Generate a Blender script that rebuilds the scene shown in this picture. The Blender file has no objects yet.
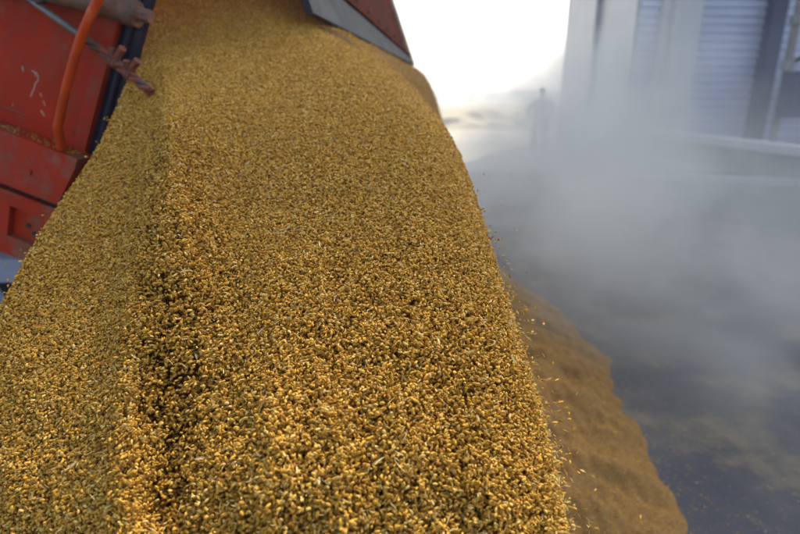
import bpy, bmesh, math, random
import numpy as np
from mathutils import Vector, Matrix
random.seed(7); rng = np.random.default_rng(11)
S = bpy.context.scene; COL = S.collection
R = math.radians
EYE = 1.45; PITCH = R(17.4); FO = 533.0          # camera height, tilt, focal length (for an 800 px frame)
HAZE, DUST = 0.003, 1.0
SUN_EL, SUN_AZ = 50.0, 27.0                       # azimuth from +Y towards +X
SILO_H = 20.75

# ------------------------------------------------------------------ helpers
def wpos(px, py, d):
    """a point d metres deep along the view axis (numpy arrays allowed) in world coordinates"""
    x = (px - 400) / FO * d; u = (267 - py) / FO * d
    return np.stack([x, d*math.cos(PITCH) + u*math.sin(PITCH), EYE + u*math.cos(PITCH) - d*math.sin(PITCH)], -1)

def tag(o, label=None, cat=None, group=None, kind=None):
    if label: o['label'] = label
    if cat: o['category'] = cat
    if group: o['group'] = group
    if kind: o['kind'] = kind
    return o
def empty(name, loc, label, cat, group=None, rot=None):
    o = bpy.data.objects.new(name, None); COL.objects.link(o); o.location = loc
    if rot is not None: o.rotation_euler = rot
    return tag(o, label, cat, group)
def link(name, me, mat=None, parent=None, smooth=False):
    o = bpy.data.objects.new(name, me); COL.objects.link(o)
    if mat: me.materials.append(mat)
    if parent: o.parent = parent
    if smooth:
        me.polygons.foreach_set('use_smooth', [True]*len(me.polygons))
    return o
def obj(name, bm, mat, parent=None, smooth=False, bevel=0):
    if bevel:
        bmesh.ops.bevel(bm, geom=[e for e in bm.edges if len(e.link_faces) == 2 and e.calc_face_angle(0) > .5], offset=bevel, segments=2, affect='EDGES', profile=.6)
    bmesh.ops.recalc_face_normals(bm, faces=bm.faces)
    me = bpy.data.meshes.new(name); bm.to_mesh(me); bm.free()
    o = link(name, me, mat, parent)
    if smooth or bevel:
        me.polygons.foreach_set('use_smooth', [True]*len(me.polygons))
        me.set_sharp_from_angle(angle=R(38))
    return o
def box(bm, x0, x1, y0, y1, z0, z1, M=None):
    vs = [bm.verts.new(Vector(p)) for p in ((x0,y0,z0),(x1,y0,z0),(x1,y1,z0),(x0,y1,z0),(x0,y0,z1),(x1,y0,z1),(x1,y1,z1),(x0,y1,z1))]
    if M is not None:
        for v in vs: v.co = M @ v.co
    for f in ((3,2,1,0),(4,5,6,7),(0,1,5,4),(1,2,6,5),(2,3,7,6),(3,0,4,7)): bm.faces.new([vs[i] for i in f])
    return vs
def prism(bm, pts, y0, y1, axis='y'):
    """polygon in XZ (or XY when axis is z) pulled along the other axis"""
    f = (lambda p, t: (p[0], t, p[1])) if axis == 'y' else (lambda p, t: (p[0], p[1], t))
    a = [bm.verts.new(f(p, y0)) for p in pts]; b = [bm.verts.new(f(p, y1)) for p in pts]
    bm.faces.new(a); bm.faces.new(b[::-1])
    for i in range(len(a)):
        j = (i+1) % len(a); bm.faces.new((a[i], b[i], b[j], a[j]))
def tube(bm, pts, rad, seg=12, cap=True, wob=0):
    pts = [Vector(p) for p in pts]; rings = []
    rads = rad if isinstance(rad, (list, tuple)) else [rad]*len(pts)
    up = Vector((.3,.8,.52)).normalized()
    for i, p in enumerate(pts):
        t = (pts[min(i+1, len(pts)-1)] - pts[max(i-1, 0)]).normalized()
        s = t.cross(up).normalized(); q = s.cross(t)
        rings.append([bm.verts.new(p + (s*math.cos(2*math.pi*k/seg) + q*math.sin(2*math.pi*k/seg))*rads[i]*(1+wob*random.uniform(-1,1))) for k in range(seg)])
    for a, b in zip(rings, rings[1:]):
        for k in range(seg): bm.faces.new((a[k], a[(k+1)%seg], b[(k+1)%seg], b[k]))
    if cap: bm.faces.new(rings[0][::-1]); bm.faces.new(rings[-1])
def bez(pts, n=8):
    """smooth curve through the points"""
    P = [Vector(p) for p in pts]; P = [2*P[0]-P[1]] + P + [2*P[-1]-P[-2]]; out = []
    for i in range(1, len(P)-2):
        for k in range(n):
            t = k/n; a, b, c, d = P[i-1:i+3]
            out.append(.5*((2*b)+(c-a)*t+(2*a-5*b+4*c-d)*t*t+(3*b-a-3*c+d)*t**3))
    return out + [P[-2]]

# ------------------------------------------------------------------ materials
def mat(name, c1, c2=None, scale=20, rough=.6, bump=0, bscale=None, detail=6, lo=.35, hi=.65, metal=0, spots=None, extra=None, coat=0, stretch=None, spec=.25):
    m = bpy.data.materials.new(name); m.use_nodes = True; nt = m.node_tree; N = nt.nodes; Lk = nt.links
    b = N['Principled BSDF']; b.inputs['Roughness'].default_value = rough; b.inputs['Metallic'].default_value = metal
    b.inputs['Coat Weight'].default_value = coat; b.inputs['Specular IOR Level'].default_value = spec
    tc = N.new('ShaderNodeTexCoord'); src = tc.outputs['Object']
    if stretch:
        mp = N.new('ShaderNodeMapping'); mp.inputs['Scale'].default_value = stretch; Lk.new(src, mp.inputs[0]); src = mp.outputs[0]
    def noise(s, d=detail, r=.6):
        n = N.new('ShaderNodeTexNoise'); n.inputs['Scale'].default_value = s; n.inputs['Detail'].default_value = d; n.inputs['Roughness'].default_value = r
        Lk.new(src, n.inputs['Vector']); return n.outputs[0]
    def ramp(s, a, bb):
        r = N.new('ShaderNodeMapRange'); r.inputs[1].default_value = a; r.inputs[2].default_value = bb; Lk.new(s, r.inputs[0]); return r.outputs[0]
    def mix(f, a, bb):
        x = N.new('ShaderNodeMix'); x.data_type = 'RGBA'; Lk.new(f, x.inputs[0])
        for i, v in ((6, a), (7, bb)):
            if isinstance(v, tuple): x.inputs[i].default_value = (*v, 1)
            else: Lk.new(v, x.inputs[i])
        return x.outputs[2]
    if c2:
        col = mix(ramp(noise(scale), lo, hi), c1, c2)
        for s in (spots or []):    # (scale, lo, hi, colour)
            col = mix(ramp(noise(s[0], 8, .7), s[1], s[2]), col, s[3])
        Lk.new(col, b.inputs['Base Color'])
    else: b.inputs['Base Color'].default_value = (*c1, 1)
    if bump:
        bp = N.new('ShaderNodeBump'); bp.inputs['Strength'].default_value = 1; bp.inputs['Distance'].default_value = bump
        Lk.new(noise(bscale or scale*3), bp.inputs['Height']); Lk.new(bp.outputs[0], b.inputs['Normal'])
    if extra: extra(m, nt, b)
    return m

M = {}
RUST = (.16,.07,.04); DUSTC = (.36,.30,.20)
M['red'] = mat('red_paint', (.40,.024,.004), (.29,.021,.005), 9, .6, .0010, 70, spots=[(7,.48,.70,(.21,.050,.024)), (4,.55,.68,(.24,.10,.05)), (50,.66,.72,(.09,.03,.02)), (26,.655,.70,(.42,.22,.14))], spec=.12)
M['red_beam'] = mat('red_beam_paint', (.40,.030,.008), (.30,.028,.010), 12, .65, .0012, 80, spots=[(12,.48,.66,(.23,.080,.045)), (65,.65,.72,(.06,.03,.03)), (5,.55,.7,(.30,.12,.07))], spec=.15)
M['orange'] = mat('orange_pipe_paint', (.52,.060,.005), (.40,.045,.006), 14, .36, .0006, 120, spots=[(60,.655,.70,(.12,.03,.015)), (9,.55,.7,(.60,.14,.05))], spec=.2)
M['scuff'] = mat('scraped_paint', (.50,.33,.25), (.30,.12,.08), 120, .8)
M['rust'] = mat('rusty_steel', (.24,.060,.028), (.10,.035,.022), 38, .75, .002, 90, spots=[(25,.5,.66,(.09,.075,.06)), (90,.62,.72,(.24,.15,.10))])
M['grease'] = mat('greasy_shaft', (.25,.10,.06), (.07,.065,.05), 16, .5, .002, 70, spots=[(45,.55,.7,(.03,.028,.03))])
M['greyrod'] = mat('grey_rod', (.20,.19,.17), (.13,.12,.11), 30, .45, .0006, 150, metal=.3)
M['rubber'] = mat('dark_rubber', (.007,.007,.022), (.018,.014,.034), 25, .45, .001, 80, spots=[(60,.66,.74,(.09,.06,.07))])
M['gate_grey'] = mat('grey_gate_lip', (.13,.13,.12), (.09,.09,.088), 10, .9, .0012, 60, metal=0, spec=.03, spots=[(30,.6,.75,(.15,.12,.07))])
M['gate_red'] = mat('rusty_gate_red', (.11,.018,.006), (.055,.014,.007), 10, .9, .002, 50, spots=[(20,.52,.66,(.06,.03,.022))], spec=.03)
M['gate_frame'] = mat('worn_gate_frame', (.50,.42,.28), (.30,.20,.13), 9, .6, .001, 50)
M['dark'] = mat('dark_chassis', (.018,.018,.028), (.03,.028,.035), 8, .6, .001, 40)
M['bluegrey'] = mat('pale_blue_paint', (.34,.38,.48), (.28,.31,.38), 5, .5, .001, 30)
M['tyre'] = mat('tyre_rubber', (.014,.014,.018), (.03,.028,.03), 14, .8, .001, 60)
M['asphalt'] = mat('asphalt_yard', (.038,.044,.054), (.058,.062,.066), .9, .85, .004, 60, lo=.3, hi=.7, spots=[(.5,.45,.70,(.11,.105,.095)), (2.2,.50,.72,(.17,.145,.09)), (14,.62,.75,(.22,.18,.10))])
M['field'] = mat('dry_field', (.27,.235,.15), (.20,.20,.11), .02, .95)
M['yard'] = mat('sunlit_yard', (.42,.39,.31), (.34,.32,.26), .3, .9, .01, 8)
M['concrete'] = mat('concrete', (.26,.255,.24), (.18,.18,.175), 1.4, .85, .004, 25, spots=[(5,.56,.75,(.12,.12,.12))])
M['pillar'] = mat('pale_pillar', (.50,.50,.47), (.42,.42,.41), 1.2, .6, .002, 10)
M['steelblue'] = mat('ribbed_cladding', (.46,.49,.60), (.38,.41,.52), .8, .4, 0, metal=.25)
M['bluedark'] = mat('dark_blue_column', (.035,.055,.12), (.025,.035,.075), 2, .5)
M['leaf'] = mat('far_foliage', (.06,.09,.035), (.10,.11,.045), .3, .9)
M['bark'] = mat('far_bark', (.10,.07,.05), (.06,.05,.04), 5, .9)
M['skin'] = mat('skin', (.35,.2,.14), (.32,.18,.12), 8, .6)
M['cloth'] = mat('grey_work_clothes', (.12,.13,.15), (.09,.10,.12), 9, .9)
M['hair'] = mat('dark_hair', (.03,.025,.02), (.02,.018,.015), 30, .8)

def grain_extra(m, nt, b):
    N = nt.nodes; Lk = nt.links
    oi = N.new('ShaderNodeObjectInfo'); r = N.new('ShaderNodeValToRGB'); e = r.color_ramp.elements
    e[0].position = 0; e[0].color = (.24,.105,.013,1)
    e[1].position = 1; e[1].color = (.72,.51,.17,1)
    for p, c in ((.20,(.44,.22,.026,1)), (.55,(.56,.308,.041,1)), (.88,(.64,.385,.062,1))):
        x = r.color_ramp.elements.new(p); x.color = c
    Lk.new(oi.outputs['Random'], r.inputs[0])
    tc = N.new('ShaderNodeTexCoord'); n = N.new('ShaderNodeTexNoise'); n.inputs['Scale'].default_value = 350
    Lk.new(tc.outputs['Object'], n.inputs['Vector'])
    mx = N.new('ShaderNodeMix'); mx.data_type = 'RGBA'; mx.blend_type = 'MULTIPLY'; mx.inputs[0].default_value = .5
    Lk.new(r.outputs[0], mx.inputs[6]); Lk.new(n.outputs[0], mx.inputs[7])
    g = N.new('ShaderNodeMapRange'); g.inputs[1].default_value=.3; g.inputs[2].default_value=.7; g.inputs[3].default_value=.55; g.inputs[4].default_value=1
    Lk.new(n.outputs[0], g.inputs[0]); Lk.new(g.outputs[0], mx.inputs[7])
    Lk.new(mx.outputs[2], b.inputs['Base Color'])
    b.inputs['Subsurface Weight'].default_value = 0
M['kernel'] = mat('wheat_kernel', (.5,.3,.1), None, rough=.6, extra=grain_extra, spec=.14)
def husk_extra(m, nt, b):
    b.inputs['Transmission Weight'].default_value = 0
M['husk'] = mat('pale_husk', (.78,.66,.34), (.66,.50,.20), 200, .6)
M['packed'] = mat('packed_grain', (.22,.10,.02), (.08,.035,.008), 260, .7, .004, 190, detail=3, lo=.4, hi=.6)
M['heap'] = mat('grain_heap_surface', (.27,.155,.042), (.15,.078,.02), 170, .8, .005, 150, detail=4, lo=.38, hi=.62, spots=[(6,.5,.75,(.19,.11,.033)), (28,.6,.78,(.34,.22,.08))])  # base darker than the kernels: shade under the dust put into the colour

# ------------------------------------------------------------------ value noise for numpy
def wave(x, y, seed, n=14, fmin=1., fmax=6.):
    g = np.random.default_rng(seed); o = np.zeros_like(x, float)
    for i in range(n):
        f = fmin*(fmax/fmin)**(i/(n-1)); a = g.uniform(0, 2*math.pi); p = g.uniform(0, 6.28)
        o += np.sin((x*math.cos(a)+y*math.sin(a))*f*6.28+p)/(i+2)**.6
    return o/1.6

# ------------------------------------------------------------------ the grain stream
TY = [-130, -60, 0, 20, 60, 100, 130, 160, 200, 250, 320, 400, 470, 534, 640]
TL = [66, 80, 112, 134, 138, 122, 109, 93, 64, 32, -4, -60, -110, -160, -250]
TR = [220, 258, 306, 330, 384, 424, 446, 461, 475, 490, 512, 537, 553, 566, 590]
TD = [2.1, 1.85, 1.64, 1.56, 1.36, 1.16, 1.06, .985, .90, .80, .70, .62, .565, .535, .485]
yy = np.arange(-130, 641, 2.0)
def sm(v, k=9):
    a = np.interp(yy, TY, v); p = np.pad(a, k, mode='reflect', reflect_type='odd')
    return np.convolve(p, np.ones(2*k+1)/(2*k+1), 'valid')
SL, SR, SD = sm(TL), sm(TR), sm(TD, 12)
fl = lambda y: np.interp(y, yy, SL); fr = lambda y: np.interp(y, yy, SR); fd = lambda y: np.interp(y, yy, SD)
def gau(x, y, cx, cy, sx, sy): return np.exp(-((x-cx)/sx)**2-((y-cy)/sy)**2)
def sig(t): return 1/(1+np.exp(-np.clip(t, -30, 30)))
def ridge_x(y): return np.interp(y, [60, 92, 104, 158, 200, 240, 330, 534, 640], [165, 159, 156, 145, 137, 128, 119, 103, 95])
def loose(x, y):
    l = .12 + .95*gau(x, y, 168, 440, 42, 110) + .85*gau(x, y, 178, 330, 34, 75) + .80*gau(x, y, 178, 200, 36, 90)
    l += .30*sig((y-330)/60)*sig((x-205)/25) + .30*gau(x, y, 360, 330, 110, 110) + .25*gau(x, y, 470, 360, 60, 120)
    l *= .35 + .65*sig((y-100)/30)
    return np.clip(l, 0.05, 1.25)
def depth(x, y):
    """how far the outer grains lie at each spot of the stream"""
    d = fd(y).copy()
    # the quieter sheet left of the hook sits further back
    d += .080*(1-.45*sig((y-330)/50))*sig((ridge_x(y)-x)/(3.5+7*sig((y-330)/50)))*sig((y-85)/12)
    d += .05*np.clip((ridge_x(y)-x)/140, 0, 1.6)**1.5*sig((y-120)/30)
    # the jet thrown up where the hook parts the grain
    d -= .085*gau(x, y, 176, 190, 32, 85) + .055*gau(x, y, 172, 125, 15, 32)
    # furrow right behind the hook
    d += .02*gau(x, y, 157, 130, 7, 45)
    # dip in the thin run, swell to its right
    d += .03*gau(x, y, 172, 450, 36, 110)
    d -= .03*gau(x, y, 300, 470, 90, 130)
    d += .02*gau(x, y, 235, 330, 26, 160) - .018*gau(x, y, 395, 330, 60, 120)
    # right shoulder rolls away
    s = np.clip((x-(fr(y)-75))/75, 0, 1)
    d += (.11+.20*sig((95-y)/18))*(1-np.sqrt(np.clip(1-s*s, 0, 1)))*np.clip(d, .4, 1.4)
    # flow streaks and lumps
    xs = x/60 - (y-267)*(x-400)/60/2600
    d += .006*wave(xs, y/260, 3, 12, .5, 3) + .003*wave(x/40, y/55, 5, 12, .5, 3)
    return d
def gap(x, y): return .012 + .050*loose(x, y)**1.4

NU, NV = 150, 260
V_ = np.linspace(-130, 640, NV); U_ = np.linspace(0, 1, NU)
Y, U = np.meshgrid(V_, U_, indexing='ij'); X = fl(Y)*(1-U)+fr(Y)*U
Dn = depth(X, Y); G = gap(X, Y)
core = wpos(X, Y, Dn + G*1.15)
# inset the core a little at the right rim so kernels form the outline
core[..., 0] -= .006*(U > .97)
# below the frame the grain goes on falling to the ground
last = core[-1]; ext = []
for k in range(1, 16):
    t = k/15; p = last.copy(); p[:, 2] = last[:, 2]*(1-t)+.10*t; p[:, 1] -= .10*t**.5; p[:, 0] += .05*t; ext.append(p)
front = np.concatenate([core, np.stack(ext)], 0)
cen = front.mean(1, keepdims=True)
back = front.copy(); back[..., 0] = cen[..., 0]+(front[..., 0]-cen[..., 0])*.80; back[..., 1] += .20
def grid_mesh(name, layers, closed=True):
    nr, nc = layers[0].shape[:2]; vs = []; fs = []
    for L_ in layers: vs.append(L_.reshape(-1, 3))
    idx = lambda l, r, c: l*nr*nc + r*nc + c
    r, c = np.meshgrid(np.arange(nr-1), np.arange(nc-1), indexing='ij'); r = r.ravel(); c = c.ravel()
    fs.append(np.stack([idx(0,r,c), idx(0,r+1,c), idx(0,r+1,c+1), idx(0,r,c+1)], 1))
    if len(layers) > 1:
        fs.append(np.stack([idx(1,r,c), idx(1,r,c+1), idx(1,r+1,c+1), idx(1,r+1,c)], 1))
        rr = np.arange(nr-1); cc = np.arange(nc-1); z = lambda k, n: np.full(n, k)
        for c0, f in ((0, 0), (nc-1, 1)):
            q = np.stack([idx(0,rr,c0), idx(1,rr,c0), idx(1,rr+1,c0), idx(0,rr+1,c0)], 1); fs.append(q if not f else q[:, ::-1])
        for r0, f in ((0, 1), (nr-1, 0)):
            q = np.stack([idx(0,r0,cc), idx(1,r0,cc), idx(1,r0,cc+1), idx(0,r0,cc+1)], 1); fs.append(q if not f else q[:, ::-1])
    V = np.concatenate(vs); Fc = np.concatenate(fs)
    me = bpy.data.meshes.new(name); me.from_pydata(V.tolist(), [], Fc.tolist()); me.update()
    return me
stream = empty('grain_stream', (0, .6, 1.2), 'thick stream of golden wheat grain pouring down from the raised red tipper body', 'grain')
stream['kind'] = 'stuff'
inv = Matrix.Translation(-stream.location)
def under(o, parent): o.parent = parent; o.matrix_parent_inverse = parent.matrix_basis.inverted(); return o
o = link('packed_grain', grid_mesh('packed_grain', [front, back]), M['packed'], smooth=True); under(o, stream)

# the curtain of grain that falls along the rest of the open gate, further from the camera
ns, nt_ = 70, 60
s_, t_ = np.meshgrid(np.linspace(0, 1, ns), np.linspace(0, 1, nt_), indexing='ij')
def curtain(s, z, off=0):
    yv = 1.78 + 2.17*s; x0 = -.225 + .148*(yv-1.68)
    fall = np.clip(1.655-z, 0, 2); x = x0 + .73*np.sqrt(2*fall/9.81)*1.0 + off
    x = x + .012*wave(s*3, z*.6, 8, 10, .6, 4); yv = yv - .75*(1-s)**3*fall
    return np.stack([x, yv, z], -1)
zt = 1.665 - 1.6*t_**1.4
fa = curtain(s_, zt); fb = curtain(s_, zt, -.16)
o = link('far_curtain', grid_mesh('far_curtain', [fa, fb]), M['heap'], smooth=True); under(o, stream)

# one wheat kernel: plump, pointed, creased on its belly
def kernel_mesh():
    bm = bmesh.new(); ring = 9; prof = [(-.5,.10),(-.44,.52),(-.28,.86),(-.05,1),(.2,.93),(.38,.62),(.47,.28)]
    rs = []
    for z, r in prof:
        row = []
        for k in range(ring):
            a = 2*math.pi*k/ring; rr = r*.5
            x = math.cos(a)*rr*.0034; y = math.sin(a)*rr*.0030
            if k == 7 or k == 6: y *= .62
            row.append(bm.verts.new((x, y, z*.0064)))
        rs.append(row)
    for a, b in zip(rs, rs[1:]):
        for k in range(ring): bm.faces.new((a[k], a[(k+1)%ring], b[(k+1)%ring], b[k]))
    bm.faces.new(rs[0][::-1]); bm.faces.new(rs[-1])
    me = bpy.data.meshes.new('kernel'); bm.to_mesh(me); bm.free()
    me.polygons.foreach_set('use_smooth', [True]*len(me.polygons)); me.materials.append(M['kernel']); return me
def husk_mesh():
    bm = bmesh.new(); rows = []
    for i in range(6):
        t = i/5; w = .0011*math.sin(math.pi*(t*.9+.06))+.0001; z = (t-.5)*.011
        rows.append([bm.verts.new((-w, .0008*math.sin(t*3), z)), bm.verts.new((0, .0008*math.sin(t*3)-.0005, z)), bm.verts.new((w, .0008*math.sin(t*3), z))])
    for a, b in zip(rows, rows[1:]):
        for k in range(2): bm.faces.new((a[k], a[k+1], b[k+1], b[k]))
    bmesh.ops.solidify(bm, geom=bm.faces[:], thickness=.0002)
    me = bpy.data.meshes.new('husk'); bm.to_mesh(me); bm.free(); me.materials.append(M['husk']); return me
KM, HM = kernel_mesh(), husk_mesh()

def scatter(name, pts, rots, scl, inst_me, parent, material):
    """a cloud of points, each carrying one kernel through geometry nodes"""
    me = bpy.data.meshes.new(name); me.from_pydata(pts.tolist(), [], [])
    a = me.attributes.new('rot', 'FLOAT_VECTOR', 'POINT'); a.data.foreach_set('vector', rots.astype(np.float32).ravel())
    a = me.attributes.new('scl', 'FLOAT_VECTOR', 'POINT'); a.data.foreach_set('vector', scl.astype(np.float32).ravel())
    o = bpy.data.objects.new(name, me); COL.objects.link(o)
    ng = bpy.data.node_groups.new(name, 'GeometryNodeTree')
    ng.interface.new_socket('Geometry', in_out='INPUT', socket_type='NodeSocketGeometry')
    ng.interface.new_socket('Geometry', in_out='OUTPUT', socket_type='NodeSocketGeometry')
    N = ng.nodes; Lk = ng.links
    gi = N.new('NodeGroupInput'); go = N.new('NodeGroupOutput'); iop = N.new('GeometryNodeInstanceOnPoints')
    m2p = N.new('GeometryNodeMeshToPoints')
    src = bpy.data.objects.new(name+'_seed', inst_me)
    oi = N.new('GeometryNodeObjectInfo'); oi.inputs['Object'].default_value = src
    ar = N.new('GeometryNodeInputNamedAttribute'); ar.data_type = 'FLOAT_VECTOR'; ar.inputs[0].default_value = 'rot'
    asc = N.new('GeometryNodeInputNamedAttribute'); asc.data_type = 'FLOAT_VECTOR'; asc.inputs[0].default_value = 'scl'
    e2r = N.new('FunctionNodeEulerToRotation')
    Lk.new(gi.outputs[0], m2p.inputs['Mesh']); Lk.new(m2p.outputs[0], iop.inputs['Points'])
    Lk.new(oi.outputs['Geometry'], iop.inputs['Instance'])
    Lk.new(ar.outputs[0], e2r.inputs[0]); Lk.new(e2r.outputs[0], iop.inputs['Rotation']); Lk.new(asc.outputs[0], iop.inputs['Scale'])
    Lk.new(iop.outputs[0], go.inputs[0])
    md = o.modifiers.new('scatter', 'NODES'); md.node_group = ng
    me.materials.append(material)
    if parent: under(o, parent)
    return o
def rnd_rot(n, tilt=None):
    return np.stack([rng.uniform(0, math.pi, n) if tilt is None else rng.normal(math.pi/2, tilt, n), rng.uniform(0, 6.28, n), rng.uniform(0, 6.28, n)], -1)
def rnd_scl(n, lo=.68, hi=1.08):
    s = rng.uniform(lo, hi, n); return np.stack([s*rng.uniform(.85, 1.12, n), s*rng.uniform(.85, 1.1, n), s*rng.uniform(.88, 1.1, n)], -1)

def stream_points(n, y0=-30, y1=600):
    out = []
    while sum(len(a) for a in out) < n:
        y = rng.uniform(y0, y1, 300000); lo = fl(y); hi = fr(y)
        x = rng.uniform(-45, 600, 300000)
        ok = (x > lo-2) & (x < hi+2); x = x[ok]; y = y[ok]
        d = depth(np.clip(x, fl(y), fr(y)), y)
        w = (d/1.7)**2*(1+1.2*np.clip((x-fr(y)+30)/30, 0, 1))
        # streaky clumps where the stream is thin
        L_ = loose(x, y)
        cl = .5+.5*wave(x/26, y/38, 21, 10, .6, 3)
        w *= np.where(L_ > .35, np.clip(.48+.60*cl+.65*(.70-L_), .12, 1), 1)
        ok = rng.uniform(0, 1.1, len(w)) < w; out.append(np.stack([x[ok], y[ok], d[ok]], 1))
    q = np.concatenate(out)[:n]; return q
NK = 290000
q = stream_points(NK)
g = gap(q[:, 0], q[:, 1]); t = rng.uniform(0, 1, NK)**.8
P3 = wpos(q[:, 0], q[:, 1], q[:, 2]+g*t)
P3 += rng.normal(0, .0008, P3.shape)
nlow = 36000                                  # the part that falls on below the frame
rw = rng.uniform(0, 1, nlow); cw = rng.uniform(0, 1, nlow); fi = (NV-18)+rw**1.3*13; i0 = fi.astype(int); tt = (fi-i0)[:, None]; ci = (cw*(NU-1)).astype(int)
LOW3 = front[i0, ci]*(1-tt)+front[np.minimum(i0+1, front.shape[0]-1), ci]*tt + np.stack([rng.normal(0, .004, nlow), -rng.uniform(.001, .018, nlow), rng.normal(0, .004, nlow)], -1)
# airborne grains leaving the surface and the right rim
na = 700
ya = 160+460*rng.uniform(0, 1, na)**.75; xa = fr(ya) + rng.exponential(7.5, na)-3; da = fd(ya)+.10*fd(ya)+rng.normal(0, .03, na)
A3 = wpos(xa, ya, da)
nb = 2600
qb = stream_points(nb, 100, 600); B3 = wpos(qb[:, 0], qb[:, 1], qb[:, 2]-rng.exponential(.006, nb))
nl = 60
yl = rng.uniform(110, 330, nl); xl_ = fl(yl)-rng.exponential(4, nl); L3 = wpos(xl_, yl, fd(yl)+.1)
K3 = np.concatenate([P3, A3[:430], B3, L3, LOW3]); n = len(K3)
scatter('kernels', K3, rnd_rot(n), rnd_scl(n), KM, stream, M['kernel'])
qh = stream_points(3600, -20, 600)
H3 = wpos(qh[:, 0], qh[:, 1], qh[:, 2]+.001-rng.exponential(.003, 3600))
H3 = np.concatenate([H3, A3[430:], wpos(fr(ya[:120])+rng.exponential(9, 120), ya[:120], fd(ya[:120])*1.1)]); n = len(H3)
sh = rnd_scl(n, .35, .85); sh[rng.uniform(0, 1, n) < .06] *= 1.7
scatter('husks', H3, rnd_rot(n), sh, HM, stream, M['husk'])
qt = stream_points(2600, -20, 250); D3 = wpos(qt[:, 0], qt[:, 1], qt[:, 2]-.001); scatter('chaff', D3, rnd_rot(2600), rnd_scl(2600, .4, .9), HM, stream, M['husk'])
nst = 110
qs = stream_points(nst, 60, 590); T3 = wpos(qs[:, 0], qs[:, 1], qs[:, 2]-.002); ts = rnd_scl(nst, .5, .8); ts[:, 2] *= rng.uniform(1.6, 3.2, nst)
scatter('straw', T3, rnd_rot(nst), ts, HM, stream, M['husk'])
# grains on the outside of the far curtain where it shows
nc_ = 16000
sc = rng.uniform(0, 1, nc_)**1.4; zc = 1.66-rng.uniform(0, .55, nc_)
C3 = curtain(sc, zc, .003)+rng.normal(0, .005, (nc_, 3)); scatter('curtain_kernels', C3, rnd_rot(nc_), rnd_scl(nc_), KM, stream, M['kernel'])

# ------------------------------------------------------------------ the heap on the ground
heap_y = [-1.2, -.6, 0, 1.5, 1.67, 2.04, 2.37, 2.81, 3.1, 3.59, 4.1, 4.54, 5.0, 5.5]
heap_x = [.1, .7, .92, 1.03, 1.06, 1.11, 1.14, 1.17, 1.17, 1.15, 1.05, .95, .75, .1]
hx, hy = np.meshgrid(np.linspace(-1.9, 1.4, 331), np.linspace(-1.3, 5.6, 691), indexing='ij')
def heap_h(x, y):
    edge = np.interp(y, heap_y, heap_x) + .045*wave(y*1.1, y*.2, 31, 12, .5, 7)
    inn = edge - x
    left = x + 1.75 + .1*wave(y, y*0, 33, 6, .3, 2)
    d = np.minimum(inn, left); d = np.minimum(d, (5.45-y)*.9); d = np.minimum(d, (y+1.2)*.9)
    h = np.where(d > 0, .46*d, .3*d)
    cap = .40+.05*wave(x*.5, y*.5, 35, 8, .5, 2); h = cap*np.tanh(h/cap)
    h += .038*wave(x*.9, y*1.6, 36, 12, .6, 4)*np.clip(d*4, 0, 1)+.018*wave(x*4, y*4, 37, 12, .7, 5)*np.clip(d*9, 0, 1)
    return np.where(d > -.02, np.maximum(h, -.02), -.03)
hz = heap_h(hx, hy)
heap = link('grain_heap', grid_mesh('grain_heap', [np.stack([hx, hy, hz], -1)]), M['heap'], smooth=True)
bm = bmesh.new(); bm.from_mesh(heap.data)
bmesh.ops.delete(bm, geom=[v for v in bm.verts if v.co.z < -.019 and all(e.other_vert(v).co.z < -.019 for e in v.link_edges)], context='VERTS')
bm.to_mesh(heap.data); bm.free()
tag(heap, 'long lumpy heap of brown wheat grain lying on the asphalt under the stream', 'grain heap', kind='stuff')
nsx = 50000
yg = rng.uniform(.8, 4.7, nsx)**1.0; xg = np.interp(yg, heap_y, heap_x)-rng.uniform(0, 1, nsx)**.8*1.15+np.where(rng.uniform(0, 1, nsx) < .35, rng.exponential(.13, nsx), 0)
zg = np.maximum(heap_h(xg, yg), 0)+rng.uniform(.001, .006, nsx)
scatter('spilled_kernels', np.stack([xg, yg, zg], -1), rnd_rot(nsx, .35), rnd_scl(nsx), KM, heap, M['kernel'])
nsx = 260
yg = rng.uniform(1.0, 4.0, nsx); xg = 1.15+rng.exponential(.45, nsx)
zg = np.maximum(heap_h(xg, yg), 0)+.004
scatter('loose_kernels', np.stack([xg, yg, zg], -1), rnd_rot(nsx, .25), rnd_scl(nsx), KM, heap, M['kernel'])

# ------------------------------------------------------------------ the tipper truck
ax = Vector((.934142, -.139608, -.328464)).normalized(); an = Vector((math.sin(R(8.5)), math.cos(R(8.5)), 0)); az = ax.cross(an).normalized()
TM = Matrix((ax, an, az)).transposed()
truck = empty('tipper_truck', (-.842, 1.443, 1.305), 'worn red tipper body tilted up with wheat pouring past its open gate', 'truck', rot=TM.to_euler())
def rear(z): return .002 + .115*z        # the rear edge leans
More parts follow.
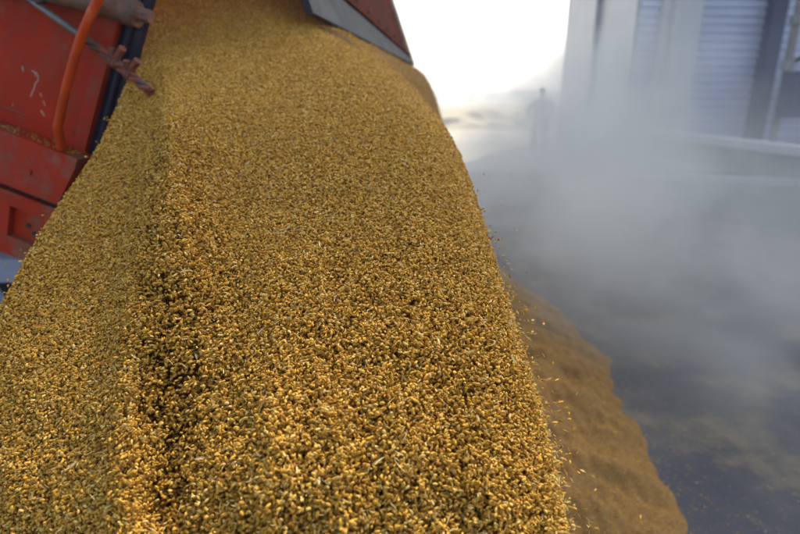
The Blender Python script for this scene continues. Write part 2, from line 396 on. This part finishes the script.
# side wall: a pressed panel with two creases
bm = bmesh.new()
prism(bm, [(-4.2, .012), (rear(.012)-.025, .012), (rear(1.35)-.025, 1.35), (-4.2, 1.35)], 0, .035)
side = obj('side_wall', bm, M['red'], truck, bevel=.003)
bm = bmesh.new(); prism(bm, [(-4.2, .040), (-.035, .052), (-.035, .056), (-4.2, .046)], -.004, .002); obj('crease', bm, M['red_beam'], side)
bm = bmesh.new(); prism(bm, [(rear(.02)-.035, .015), (rear(.02), .015), (rear(1.38), 1.38), (rear(1.38)-.035, 1.38)], -.008, .0115)
obj('rear_post', bm, M['red_beam'], truck, bevel=.004)
for k in range(3):
    bm = bmesh.new(); x = -.78-k*.8; prism(bm, [(x-.05, .02), (x+.05, .02), (x+.05, 1.3), (x-.05, 1.3)], -.05, -.001); obj('rib', bm, M['red_beam'], side, bevel=.008)
bm = bmesh.new(); prism(bm, [(-4.2, 1.352), (.28, 1.352), (.28, 1.43), (-4.2, 1.43)], -.03, .06); obj('top_rail', bm, M['red_beam'], truck, bevel=.008)
# seal, ribbed dark rubber behind the post
bm = bmesh.new()
prism(bm, [(rear(-.05)-.006, -.05), (rear(-.05)+.054, -.05), (rear(1.37)+.054, 1.37), (rear(1.37)-.006, 1.37)], .012, .032)
obj('rubber_seal', bm, M['rubber'], truck, bevel=.008)
bm = bmesh.new(); tube(bm, bez([(rear(z)+.024, .010, z) for z in (-.03, .3, .7, 1.3)]), .009, 10); obj('seal_cord', bm, M['rubber'], truck, smooth=True)
# bottom beam with a ledge on which grain lies
bm = bmesh.new(); prism(bm, [(-4.2, -.128), (-.012, -.130), (.022, -.02), (.026, .010), (-4.2, .008)], -.060, .03)
beam = obj('bottom_beam', bm, M['red_beam'], truck, bevel=.006)
bm = bmesh.new(); prism(bm, [(-4.2, -.157), (-.05, -.158), (-.03, -.1295), (-4.2, -.1295)], -.012, .05); obj('gap_strip', bm, M['dark'], truck)
for k in range(7):
    x = -.10-k*.30; bm = bmesh.new(); tube(bm, [(x, -.0595, -.070), (x, -.066, -.070)], .0085, 6); obj('bolt', bm, M['red_beam'], beam, bevel=.0015)
# lower beam with a pressed pocket
pk = [(-.160, -.200), (-.080, -.203), (-.084, -.288), (-.170, -.286)]
bm = bmesh.new()
outer = [(-4.2, -.159), (-.02, -.159), (-.05, -.346), (-4.2, -.346)]
xs = [-4.2, -.172, -.078, -.02]
prism(bm, [(-4.2, -.159), (-.172, -.159), (-.172, -.346), (-4.2, -.346)], -.03, .03)
prism(bm, [(-.0785, -.159), (-.02, -.159), (-.05, -.346), (-.0785, -.346)], -.03, .03)
prism(bm, [(-.1715, -.159), (-.079, -.159), (-.079, -.199), (-.1715, -.199)], -.03, .03)
prism(bm, [(-.1715, -.290), (-.079, -.290), (-.079, -.346), (-.1715, -.346)], -.03, .03)
low = obj('lower_beam', bm, M['red_beam'], truck, bevel=.004)
bm = bmesh.new(); prism(bm, [(-.1712, -.200), (-.0795, -.200), (-.0795, -.289), (-.1712, -.289)], -.012, .02)
pock = obj('pocket', bm, M['red'], low)
bm = bmesh.new()
for (x, z) in ((-.125, -.245), (-.105, -.262)): tube(bm, [(x, -.0118, z), (x, -.016, z)], .006, 10)
obj('bolt_hole', bm, M['dark'], pock)
# the bent orange pipe
bm = bmesh.new(); tube(bm, bez([(.12, -.085, .62), (.064, -.09, .50), (.050, -.092, .405), (.036, -.092, .362), (.017, -.090, .300), (-.006, -.084, .190), (-.024, -.076, .075)], 10), .0108, 18)
pipe = obj('bent_pipe', bm, M['orange'], truck, smooth=True)
bm = bmesh.new(); tube(bm, [(-.024, -.076, .080), (-.027, -.050, .018)], .0112, 16); obj('pipe_foot', bm, M['orange'], pipe, smooth=True)
# pale scuffs scraped into the side wall
for pts, wd in (([(-.173,.171),(-.159,.168),(-.151,.156),(-.158,.142),(-.160,.129),(-.169,.103)], .0055), ([(-.162,.170),(-.160,.160)], .006), ([(-.142,.123),(-.137,.115)], .006),
                ([(-.132,.106),(-.124,.094)], .005), ([(-.135,.080),(-.124,.068)], .006), ([(-.199,.173),(-.194,.160)], .006), ([(-.21,.30),(-.17,.285)], .002)):
    bm = bmesh.new(); tube(bm, bez([(x, .0004, z) for x, z in pts], 4), wd*.5, 6, wob=.35)
    for v in bm.verts: v.co.y = .0004+(v.co.y-.0004)*.25
    obj('scuff', bm, M['scuff'], side)
# hinge shaft
bm = bmesh.new()
tube(bm, bez([(-.60, -.045, .31), (-.30, -.045, .345), (-.114, -.045, .372), (-.02, -.045, .384), (.07, -.045, .391), (.108, -.045, .395)], 6), [.024]*18+[.026]*13, 18, wob=.02)
shaft = obj('hinge_shaft', bm, M['grease'], truck, smooth=True)
bm = bmesh.new()
tube(bm, [(.082, -.045, .392), (.116, -.045, .397)], .030, 18); obj('shaft_collar', bm, M['grease'], shaft, smooth=True, bevel=.003)
bm = bmesh.new(); tube(bm, [(.116, -.045, .397), (.148, -.045, .401)], [.017, .015], 8); obj('shaft_nut', bm, M['grease'], shaft, bevel=.002)
bm = bmesh.new(); tube(bm, [(-.10, -.046, .40), (-.13, -.046, .369), (-.12, -.046, .345)], [.02, .026, .016], 12, wob=.05); obj('shaft_lug', bm, M['grease'], shaft, smooth=True)
# latch rod: grey round bar, then a rusty twisted end with two bolted clamps
rod_ln = [(-.45, -.040, .425), (-.137, -.042, .336), (-.010, -.045, .302)]
bm = bmesh.new(); tube(bm, rod_ln, .0082, 14); rod = obj('latch_rod', bm, M['greyrod'], truck, smooth=True)
bm = bmesh.new(); tube(bm, [(-.018, -.045, .3043), (-.006, -.045, .3008), (.006, -.046, .297)], [.011, .012, .010], 12); obj('rod_ferrule', bm, M['rust'], rod, smooth=True)
A, B = Vector((0, -.046, .299)), Vector((.226, -.125, .252)); ln = (B-A); td = ln.normalized(); su = td.cross(Vector((0, 1, 0))).normalized(); sv = su.cross(td)
for ph in (0, 2.09, 4.19):
    bm = bmesh.new(); pts = []
    for k in range(61):
        t = k/60; a = ph+t*2*math.pi*2.2; pts.append(A+ln*t+(su*math.cos(a)+sv*math.sin(a))*.0062)
    tube(bm, pts, .0058*1.0, 8); obj('rod_strand', bm, M['rust'], rod, smooth=True)
def clampp(t, sc):
    c = A+ln*t; rot = Matrix((td, -su, -sv)).transposed().to_4x4(); Mx = Matrix.Translation(c) @ rot
    bm = bmesh.new()
    vs = []
    for k in range(3):
        tube(bm, [Mx @ Vector((-.012+k*.008, 0, 0)), Mx @ Vector((-.005+k*.008, 0, 0))], .0170*sc*(1-.06*abs(k-1)), 12)
    o = obj('clamp', bm, M['rust'], rod, smooth=True)
    bm = bmesh.new()
    tube(bm, [Mx @ Vector((0, -.008, 0)), Mx @ Vector((.012, -.046*sc, .004))], [.0085, .0072], 10)
    obj('clamp_bolt', bm, M['rust'], o, smooth=True)
    bm = bmesh.new(); tube(bm, [Mx @ Vector((.0085, -.036*sc, .003)), Mx @ Vector((.0145, -.052*sc, .004))], .0115*sc, 6)
    obj('clamp_nut', bm, M['rust'], o, bevel=.001)
    bm = bmesh.new(); tube(bm, [Mx @ Vector((-.006, -.010, .006)), Mx @ Vector((-.009, -.034*sc, .012))], .0078, 10)
    obj('clamp_bolt', bm, M['rust'], o, smooth=True)
clampp(.45, .82); clampp(.68, .80)
# bed floor, far side and front: the rest of the body
bm = bmesh.new(); prism(bm, [(-4.2, .0), (.0, .0), (.0, .02), (-4.2, .02)], .051, 2.60); obj('bed_floor', bm, M['dark'], truck)
bm = bmesh.new(); prism(bm, [(-4.2, .021), (-.35, .021), (-.25, .95), (-4.2, .95)], 2.601, 2.64); obj('far_side_wall', bm, M['red'], truck)
bm = bmesh.new(); prism(bm, [(-4.26, -.13), (-4.202, -.13), (-4.202, 1.6), (-4.26, 1.6)], -.02, 2.64); obj('front_board', bm, M['red'], truck)
for yv in (.55, 1.95):
    bm = bmesh.new(); prism(bm, [(-4.1, -.19), (-.35, -.19), (-.35, -.002), (-4.1, -.002)], yv, yv+.09); obj('bed_bearer', bm, M['dark'], truck)
# tail gate: hinged at the top, swung out on the grain
def W(p): return TM.inverted() @ (Vector(p)-truck.location)
gn = Vector((-.2526, 1.679, 1.691)); gl = 2.28; tl = R(20)
gu = (Vector((-math.sin(tl), 0, math.cos(tl)))); gu = (gu-an*gu.dot(an)).normalized(); go_ = an.cross(gu).normalized()   # along, up, outwards
if go_.x > 0: go_ = -go_      # the visible outer face carries the lip
def gp(s, h, o): return W(gn+an*s+gu*h+go_*o)
def gate_piece(name, pts, o0, o1, m, parent, bevel=0):
    bm = bmesh.new(); a = [bm.verts.new(gp(s, h, o0)) for s, h in pts]; b = [bm.verts.new(gp(s, h, o1)) for s, h in pts]
    bm.faces.new(a); bm.faces.new(b[::-1])
    for i in range(len(a)): j = (i+1) % len(a); bm.faces.new((a[i], b[i], b[j], a[j]))
    return obj(name, bm, m, parent, bevel=bevel)
gate = gate_piece('tail_gate', [(.004, .004), (gl, .004), (gl, 1.35), (.004, 1.35)], .004, .014, M['gate_red'], truck, .002)
gate_piece('gate_lip', [(0, 0), (gl-.03, 0), (gl-.03, .035), (0, .150)], -.004, .0035, M['gate_grey'], gate, .001)
gate_piece('gate_lip_edge', [(0, -.006), (gl-.03, -.006), (gl-.03, 0), (0, 0)], -.006, .012, M['dark'], gate)
gate_piece('gate_end_post', [(gl-.04, -.01), (gl+.06, -.01), (gl+.06, 1.37), (gl-.04, 1.37)], -.012, .075, M['gate_frame'], gate, .006)
gate_piece('gate_end_post', [(-.012, -.0065), (-.0005, -.0065), (-.0005, 1.37), (-.012, 1.37)], -.006, .016, M['dark'], gate, .001)
for k in range(4):
    gate_piece('gate_rib', [(.35+k*.45, .0), (.43+k*.45, .0), (.43+k*.45, 1.33), (.35+k*.45, 1.33)], .0145, .05, M['gate_red'], gate, .006)
gate_piece('gate_flange', [(.002, .160), (gl-.045, .046), (gl-.045, .060), (.002, .178)], -.012, .003, M['gate_red'], gate, .002)
for k in range(9):
    p = gn+an*(.15+k*.23)+gu*(.21-k*.012)+go_*-.002
    bm = bmesh.new(); tube(bm, [W(p), W(p-go_*.008)], .010, 8); obj('rivet', bm, M['dark'], gate, smooth=True)
# chassis below the body: pale frame member, mudguard, wheels
def ww(pts): return [W(p) for p in pts]
bm = bmesh.new()
vs = box(bm, -4.8, -1.10, 1.88, 1.98, .80, .89)
for v in vs: v.co = W(v.co)
obj('chassis_frame', bm, M['bluegrey'], truck, bevel=.01)
bm = bmesh.new(); vs = box(bm, -4.8, -1.0, 3.2, 3.32, .86, 1.06)
for v in vs: v.co = W(v.co)
obj('chassis_frame', bm, M['dark'], truck)
def wheel(x, y):
    bm = bmesh.new(); prof = [(-.14,.32),(-.15,.44),(-.12,.50),(-.04,.52),(.04,.52),(.12,.50),(.15,.44),(.14,.32)]; n = 40; rg = []
    for o_, r in prof: rg.append([bm.verts.new(W((x+r*math.cos(2*math.pi*k/n), y+o_, .52+r*math.sin(2*math.pi*k/n)))) for k in range(n)])
    for a, b in zip(rg, rg[1:]+rg[:1]):
        for k in range(n): bm.faces.new((a[k], a[(k+1)%n], b[(k+1)%n], b[k]))
    wb = bmesh.new(); rg = []
    for o_, r in ((-.13,.318),(-.09,.29),(-.03,.26),(-.03,.12),(-.10,.10),(-.10,.001)): rg.append([wb.verts.new(W((x+r*math.cos(2*math.pi*k/n), y+o_, .52+r*math.sin(2*math.pi*k/n)))) for k in range(n)])
    for a, b in zip(rg, rg[1:]):
        for k in range(n): wb.faces.new((a[k], a[(k+1)%n], b[(k+1)%n], b[k]))
    w = obj('wheel', bm, M['tyre'], truck, smooth=True); obj('rim', wb, M['bluegrey'], w, smooth=True)
for x in (-2.05, -3.25): wheel(x, 2.35); wheel(x, 3.65)
bm = bmesh.new(); pts = []
for k in range(13): a = R(20+k*140/12); pts.append((-2.05+.60*math.cos(a), .52+.60*math.sin(a)))
for k in range(12, -1, -1): a = R(20+k*140/12); pts.append((-2.05+.585*math.cos(a), .52+.585*math.sin(a)))
a_ = [bm.verts.new(W((p[0], 2.15, p[1]))) for p in pts]; b_ = [bm.verts.new(W((p[0], 2.55, p[1]))) for p in pts]
for i in range(len(pts)): j = (i+1) % len(pts); bm.faces.new((a_[i], b_[i], b_[j], a_[j]))
for i in range(12): bm.faces.new((a_[i], a_[i+1], a_[24-i], a_[25-i])); bm.faces.new((b_[i+1], b_[i], b_[25-i], b_[24-i]))
obj('mudguard', bm, M['dark'], truck)
# cab, out of sight to the left
bm = bmesh.new(); vs = box(bm, -7.2, -5.2, 1.35, 3.65, .7, 2.7)
for v in vs: v.co = W(v.co)
obj('cab', bm, M['red'], truck, bevel=.12)
wheel(-6.2, 2.0); wheel(-6.2, 3.5)
# grain lying on the ledge
nlg = 330
lx = -rng.uniform(0, .9, nlg)**1.2; l3 = np.stack([lx+.005, -.055+rng.uniform(0, .05, nlg), np.full(nlg, .0125)+rng.uniform(0, .004, nlg)], -1)
ledge = scatter('ledge_grain', l3, rnd_rot(nlg, .3), rnd_scl(nlg, .75, 1), KM, None, M['kernel'])
ledge.location = truck.location; ledge.rotation_euler = truck.rotation_euler
tag(ledge, 'scattered wheat kernels lying on the ledge of the red side wall', 'spilled grain', kind='stuff')

# ------------------------------------------------------------------ yard, background
def sheet(name, x0, x1, y0, y1, z, m, n=1):
    bm = bmesh.new(); box(bm, x0, x1, y0, y1, z-.3, z); return tag(obj(name, bm, m), kind='structure')
bm = bmesh.new(); bmesh.ops.create_grid(bm, x_segments=2, y_segments=2, size=2500); g_ = obj('ground', bm, M['field']); tag(g_, kind='structure')
bm = bmesh.new(); box(bm, -45, 60, -30, 11.5, -.2, .004); tag(obj('yard', bm, M['asphalt']), kind='structure')
bm = bmesh.new(); box(bm, -60, 60, 11.51, 28, -.2, .004); tag(obj('gravel_yard', bm, M['yard']), kind='structure')

# low concrete loading wall with a coping, running away on the right
lw = empty('loading_wall', (7.6, 9, 0), 'low grey concrete wall with a thick rounded coping at the foot of the silos', 'wall')
def oblique(bm, p0, p1, w, z0, z1):
    a = Vector((*p0, 0)); b = Vector((*p1, 0)); t = (b-a).normalized(); q_ = Vector((-t.y, t.x, 0))
    Mx = Matrix(((t.x, q_.x, 0, a.x), (t.y, q_.y, 0, a.y), (0, 0, 1, 0), (0, 0, 0, 1))); box(bm, 0, (b-a).length, -w/2, w/2, z0, z1, Mx)
bm = bmesh.new(); oblique(bm, (7.8, -2), (7.0, 15.4), .30, .0, .50); o = obj('wall_body', bm, M['concrete']); under(o, lw)
bm = bmesh.new(); oblique(bm, (7.8, -2), (7.0, 15.4), .50, .502, .66); o = obj('coping', bm, M['pillar'], bevel=.05); under(o, lw)
kb = bmesh.new(); oblique(kb, (4.2, 10.6), (7.3, 9.25), .16, -.05, .12); tag(obj('kerb_stone', kb, M['pillar'], bevel=.02), 'pale concrete kerb crossing the dusty yard in front of the low wall', 'kerb')

# ribbed steel silo hall
FY = 16.0
hall = empty('silo_building', (11, FY, 0), 'tall pale blue ribbed steel silo block rising out of the dust', 'silo')
def ribbed(x0, x1, z0, z1, y, m, pitch=.215, amp=.035):
    bm = bmesh.new(); n = int((z1-z0)/pitch*6); prev = None
    for k in range(n+1):
        z = z0+(z1-z0)*k/n; ph = (z/pitch) % 1; dy = amp*(1 if ph < .42 else (-1 if .5 < ph < .92 else (1-(ph-.42)/.04 if ph < .5 else -1+(ph-.92)/.04)))
        r = [bm.verts.new((x, y-dy, z)) for x in (x0, x1)]
        if prev: bm.faces.new((prev[0], prev[1], r[1], r[0]))
        prev = r
    return obj('ribbed_panel', bm, m)
cols = [(6.58, 7.15, 'steelblue', 'ribbed', 0), (7.15, 7.38, 'pillar', 'pillar', .22), (7.38, 8.08, 'pillar', 'pillar', .40), (8.08, 10.0, 'steelblue', 'ribbed', 0),
        (10.0, 10.38, 'bluedark', 'column', .35), (10.38, 12.6, 'steelblue', 'ribbed', 0), (12.6, 13.0, 'bluedark', 'column', .35), (13.0, 19, 'steelblue', 'ribbed', 0)]
for x0, x1, mm, kind, pr in cols:
    if kind == 'ribbed': o = ribbed(x0+.002, x1-.002, .3, SILO_H-.2, FY, M[mm])
    else:
        bm = bmesh.new(); box(bm, x0, x1, FY-pr, FY+.3, 0, SILO_H); o = obj('pilaster' if mm == 'pillar' else 'steel_column', bm, M[mm], bevel=.03)
    under(o, hall)
bm = bmesh.new(); box(bm, 6.59, 19, FY+.31, FY+7, 0, SILO_H-.02); o = obj('silo_body', bm, M['pillar']); under(o, hall)
bm = bmesh.new(); box(bm, 6.5, 19.1, FY-.5, FY+7.1, SILO_H, SILO_H+.25); o = obj('roof', bm, M['concrete']); under(o, hall)
bm = bmesh.new(); tube(bm, [(6.46, FY+3.0, 0), (6.46, FY+3.0, SILO_H-.5)], .10, 12); o = obj('downpipe', bm, M['bluedark'], smooth=True); under(o, hall)
# conveyor leg with a blue drive box in front of the far right panels
leg = empty('conveyor_leg', (10.15, 14.9, 0), 'vertical dusty conveyor pipe with collars and a dark blue drive box', 'conveyor')
bm = bmesh.new(); tube(bm, [(10.15, 14.9, .0), (10.15, 14.9, 9)], .10, 14); o = obj('pipe', bm, M['greyrod'], smooth=True); under(o, leg)
for z in (2.2, 3.3, 4.4, 5.6):
    bm = bmesh.new(); tube(bm, [(10.15, 14.9, z), (10.15, 14.9, z+.22)], .17, 14); o = obj('pipe_collar', bm, M['concrete'], bevel=.02); under(o, leg)
    bm = bmesh.new(); tube(bm, [(10.15, 14.9, z+.1), (10.6, 14.6, z+.5)], .06, 8); o = obj('bracket', bm, M['dark']); under(o, leg)
bm = bmesh.new(); box(bm, 9.98, 11.6, 14.2, 14.75, 1.0, 2.15); o = obj('drive_box', bm, M['bluedark'], bevel=.06); under(o, leg)
bm = bmesh.new(); box(bm, 10.3, 11.6, 14.1, 14.19, 1.3, 1.9); o = obj('guard_panel', bm, M['dark'], bevel=.02); under(o, leg)

# a worker standing in the dust at the corner of the silos
def skin_body(name, joints, edges, m, parent, sub=2):
    me = bpy.data.meshes.new(name); me.from_pydata([j[0] for j in joints], edges, []); o = bpy.data.objects.new(name, me); COL.objects.link(o)
    me.materials.append(m); md = o.modifiers.new('skin', 'SKIN'); md.use_smooth_shade = True
    for v, j in zip(me.skin_vertices[0].data, joints): v.radius = j[1] if isinstance(j[1], tuple) else (j[1], j[1])
    me.skin_vertices[0].data[0].use_root = True
    s = o.modifiers.new('sub', 'SUBSURF'); s.levels = s.render_levels = sub; under(o, parent); return o
px_, py_ = 3.86, 15.2
pers = empty('person', (px_, py_, 0), 'person in grey work clothes standing in the dust by the silo corner, hands on hips', 'person')
def J(x, y, z): return (px_+x, py_+y, z)
jt = [(J(0,0,.95),(.20,.15)), (J(0,0,1.15),(.20,.15)), (J(0,0,1.35),(.22,.15)), (J(0,0,1.47),(.08,.07)), (J(0,-.01,1.54),(.055,.055)), (J(0,-.02,1.62),(.075,.09)), (J(0,-.01,1.71),(.07,.085)),
      (J(-.20,0,1.40),.085), (J(-.38,.05,1.15),.072), (J(-.22,-.06,1.0),.050), (J(.20,0,1.40),.085), (J(.38,.05,1.15),.072), (J(.22,-.06,1.0),.050),
      (J(-.12,0,.86),.13), (J(-.14,-.01,.48),.105), (J(-.15,.02,.11),.09), (J(-.16,-.14,.05),.055), (J(.12,0,.86),.13), (J(.14,-.01,.48),.105), (J(.15,.02,.11),.09), (J(.16,-.14,.05),.055)]
ed = [(0,1),(1,2),(2,3),(3,4),(4,5),(5,6),(2,7),(7,8),(8,9),(2,10),(10,11),(11,12),(0,13),(13,14),(14,15),(15,16),(0,17),(17,18),(18,19),(19,20)]
skin_body('body', jt, ed, M['cloth'], pers)
bm = bmesh.new(); bmesh.ops.create_icosphere(bm, subdivisions=3, radius=.105)
for v in bm.verts: v.co = Vector(J(0, .005, 1.69))+Vector((v.co.x*.88, v.co.y*1.05, max(v.co.z, -.03)*.85))
o = obj('hair', bm, M['hair'], smooth=True); under(o, pers)
bm = bmesh.new(); bmesh.ops.create_icosphere(bm, subdivisions=3, radius=.09)
for v in bm.verts: v.co = Vector(J(0, -.045, 1.635))+Vector((v.co.x*.8, v.co.y*.8, v.co.z*1.15))
o = obj('face', bm, M['skin'], smooth=True); under(o, pers)

# sunlit far yard: grain heaps and parked trailers, tree line on the horizon
def far_heap(x, y, r, h, label):
    bm = bmesh.new(); bmesh.ops.create_icosphere(bm, subdivisions=4, radius=1)
    for v in bm.verts:
        n = .12*math.sin(v.co.x*5+x)+.1*math.sin(v.co.y*7+y)+.06*math.sin(v.co.x*13+v.co.y*9)
        c = v.co; rr = math.hypot(c.x, c.y); v.co = Vector((x+c.x*r*(1+n), y+c.y*r*.8*(1+n), max(-.1, h*max(0,1-rr)**.9*(1+n)) if c.z > 0 else -.1))
    return tag(obj('far_grain_heap', bm, M['far_heap'], smooth=True), label, 'grain heap', 'grain heaps far across the sunlit yard')
M['far_heap'] = mat('far_heap_tan', (.50,.43,.30), (.42,.36,.26), 1.2, .9, .03, 3)
far_heap(5.0, 34, 2.6, 1.15, 'larger tan grain heap far off in the sunlit yard, left of the person')
far_heap(10.4, 42, 4.2, 1.2, 'lower tan grain heap beyond the larger one, partly behind the person')
tre = []
def tree(x, y, h, label):
    t = empty('tree', (x, y, 0), label, 'tree', 'trees along the far horizon')
    bm = bmesh.new(); tube(bm, bez([(x, y, 0), (x+.2, y, h*.3), (x-.1, y, h*.7)]), [h*.05]*9+[h*.03]*8, 8); o = obj('trunk', bm, M['bark']); under(o, t)
    bm = bmesh.new(); g2 = random.Random(x)
    for k in range(420):
        a = g2.uniform(0, 6.28); u = g2.uniform(-1, 1); r = g2.uniform(.35, 1)**.5*h*.42; rr = r*math.sqrt(1-u*u)
        c = Vector((x+rr*math.cos(a)*1.25, y+rr*math.sin(a)*1.25, h*.60+u*r)); s = h*.07*g2.uniform(.6, 1.3)
        q1 = Vector((g2.uniform(-1,1), g2.uniform(-1,1), g2.uniform(-1,1))).normalized(); q2 = q1.orthogonal().normalized()
        bm.faces.new([bm.verts.new(c+q1*s), bm.verts.new(c+q2*s), bm.verts.new(c-q1*s), bm.verts.new(c-q2*s*.8)])
    o = obj('crown', bm, M['leaf']); under(o, t)
for x, y, h, lb in ((14, 330, 7, 'dark green tree on the horizon, nearest to the pouring grain'), (27, 340, 6, 'small round tree on the horizon, second from the pouring grain'), (41, 325, 8, 'taller tree on the horizon, third from the pouring grain'),
                    (56, 345, 6.5, 'green tree on the horizon, fourth from the pouring grain'), (70, 335, 8, 'broad tree on the horizon, left beside the person'), (84, 350, 7, 'tree on the horizon behind the person')):
    tree(x, y, h, lb)
bm = bmesh.new(); g3 = random.Random(4)
for k in range(5200):
    x = g3.uniform(-220, 260); y = 372+g3.uniform(-6, 6); z = g3.uniform(.0, 6.5)+.8*math.sin(x*.09)+.6*math.sin(x*.23); s = g3.uniform(.7, 1.5)
    q1 = Vector((g3.uniform(-1,1), g3.uniform(-1,1), g3.uniform(-1,1))).normalized(); q2 = q1.orthogonal().normalized(); c = Vector((x, y, z))
    bm.faces.new([bm.verts.new(c+q1*s), bm.verts.new(c+q2*s), bm.verts.new(c-q1*s), bm.verts.new(c-q2*s)])
tag(obj('far_hedgerow', bm, M['leaf']), 'hazy green line of bushes along the horizon', 'hedgerow', kind='stuff')

# ------------------------------------------------------------------ air: even haze and the dust cloud
def vol(name, dens, col, aniso=.2):
    m = bpy.data.materials.new(name); m.use_nodes = True; N = m.node_tree.nodes; N.remove(N['Principled BSDF'])
    v = N.new('ShaderNodeVolumePrincipled'); v.inputs['Color'].default_value = (*col, 1); v.inputs['Density'].default_value = dens; v.inputs['Anisotropy'].default_value = aniso
    m.node_tree.links.new(v.outputs[0], N['Material Output'].inputs['Volume']); return m, v
if HAZE:
    m, v = vol('haze_air', HAZE, (.93,.95,1)); bm = bmesh.new(); box(bm, -500, 520, -60, 560, -1, SILO_H+1.5); hz_o = tag(obj('haze', bm, m), kind='stuff')
if DUST:
    m, v = vol('dust_air', 1, (.61,.635,.60), .3); nt = m.node_tree; N = nt.nodes; Lk = nt.links
    tc = N.new('ShaderNodeTexCoord')
    def math_(op, a, b=None):
        x = N.new('ShaderNodeMath'); x.operation = op
        for i, q_ in enumerate((a, b)):
            if q_ is None: continue
            if isinstance(q_, (int, float)): x.inputs[i].default_value = q_
            else: Lk.new(q_, x.inputs[i])
        return x.outputs[0]
    def puff(c, r, w):
        mp = N.new('ShaderNodeMapping'); mp.vector_type = 'TEXTURE'; mp.inputs['Location'].default_value = c; mp.inputs['Scale'].default_value = r
        Lk.new(tc.outputs['Object'], mp.inputs[0])
        gr = N.new('ShaderNodeTexGradient'); gr.gradient_type = 'QUADRATIC_SPHERE'; Lk.new(mp.outputs[0], gr.inputs[0]); return math_('MULTIPLY', gr.outputs[0], w)
    puffs = [((2.6, 7.5, .2), (3.4, 4.6, 2.7), 1.2), ((1.9, 4.6, .2), (1.7, 2.8, 1.6), 1.4), ((3.6, 11.6, .5), (2.8, 3.6, 3.0), 1.3), ((1.15, 3.3, .45), (.8, 1.7, .9), 1.0), ((4.5, 15.0, 1.8), (1.7, 1.4, 3.0), .8), ((4.0, 13.4, .4), (1.9, 1.5, 1.6), 1.6), ((5.3, 13.4, 1.6), (2.6, 2.8, 5.4), 1.0), ((5.4, 6.8, .0), (3.2, 4.0, 1.7), .25),
             ((2.4, 3.0, 0), (2.2, 2.2, 1.0), .8), ((4.0, 2.8, 0), (3.6, 3.0, 1.1), .95), ((.9, 6.5, .1), (1.8, 3.0, 1.4), .35), ((1.6, 2.2, .2), (1.0, 1.4, .8), .5), ((1.5, 4.4, .3), (1.3, 1.8, 1.2), 1.3)]
    tot = None
    for p in puffs: e = puff(*p); tot = e if tot is None else math_('ADD', tot, e)
    nz = N.new('ShaderNodeTexNoise'); nz.inputs['Scale'].default_value = 1.15; nz.inputs['Detail'].default_value = 6; nz.inputs['Roughness'].default_value = .6; nz.inputs['Distortion'].default_value = 1.1; Lk.new(tc.outputs['Object'], nz.inputs['Vector'])
    mr = N.new('ShaderNodeMapRange'); mr.inputs[1].default_value = .41; mr.inputs[2].default_value = .61; Lk.new(nz.outputs[0], mr.inputs[0])
    dn = math_('MULTIPLY', math_('MULTIPLY', tot, math_('ADD', mr.outputs[0], .14)), 1.25*DUST)
    Lk.new(dn, v.inputs['Density'])
    bm = bmesh.new(); bmesh.ops.create_icosphere(bm, subdivisions=4, radius=1)
    for v_ in bm.verts:
        c = v_.co; k = 1+.05*math.sin(c.x*4+1)+.05*math.sin(c.y*5)+.04*math.sin(c.z*6)
        v_.co = Vector((4.1+c.x*5.2*k, 8.6+c.y*7.9*k, .08+max(0, c.z)*k*(3.6+1.2*c.y)))
    dc = tag(obj('dust_cloud', bm, m, smooth=True), 'grey cloud of grain dust drifting over the yard beside the stream', 'dust cloud', kind='stuff')
    m.cycles.volume_step_rate = 1.0

# ------------------------------------------------------------------ light, sky, camera
w = bpy.data.worlds.new('World'); S.world = w; w.use_nodes = True; N = w.node_tree.nodes
sk = N.new('ShaderNodeTexSky'); sk.sky_type = 'NISHITA'; sk.sun_disc = False; sk.sun_elevation = R(SUN_EL); sk.sun_rotation = R(SUN_AZ); sk.dust_density = 3.5; sk.air_density = .9; sk.ozone_density = .6
w.node_tree.links.new(sk.outputs[0], N['Background'].inputs[0]); N['Background'].inputs[1].default_value = .15
sun = bpy.data.lights.new('sun', 'SUN'); sun.energy = 2.6; sun.angle = R(.5); sun.color = (1, .88, .68)
so = bpy.data.objects.new('sun', sun); COL.objects.link(so)
sd = Vector((math.sin(R(SUN_AZ))*math.cos(R(SUN_EL)), math.cos(R(SUN_AZ))*math.cos(R(SUN_EL)), math.sin(R(SUN_EL))))
so.rotation_euler = sd.to_track_quat('Z', 'Y').to_euler()
cam = bpy.data.cameras.new('camera'); co = bpy.data.objects.new('camera', cam); COL.objects.link(co); S.camera = co
cam.sensor_width = 36; cam.lens = 36*FO/800; co.location = (0, 0, EYE); co.rotation_euler = (R(90)-PITCH, 0, 0)
cam.clip_start = .02; cam.clip_end = 6000
cam.dof.use_dof = True; cam.dof.focus_distance = .72; cam.dof.aperture_fstop = 3.5
S.view_settings.view_transform = 'Standard'; S.view_settings.look = 'None'; S.view_settings.gamma = 1; S.view_settings.use_curve_mapping = False
S.view_settings.exposure = 1.4
c = S.cycles; c.use_denoising = True; c.denoiser = 'OPENIMAGEDENOISE'; c.denoising_input_passes = 'RGB_ALBEDO_NORMAL'; c.denoising_prefilter = 'ACCURATE'
c.max_bounces = 5; c.diffuse_bounces = 3; c.glossy_bounces = 2; c.volume_bounces = 2; c.transmission_bounces = 2; c.sample_clamp_indirect = 6
c.volume_step_rate = 2; c.volume_max_steps = 128
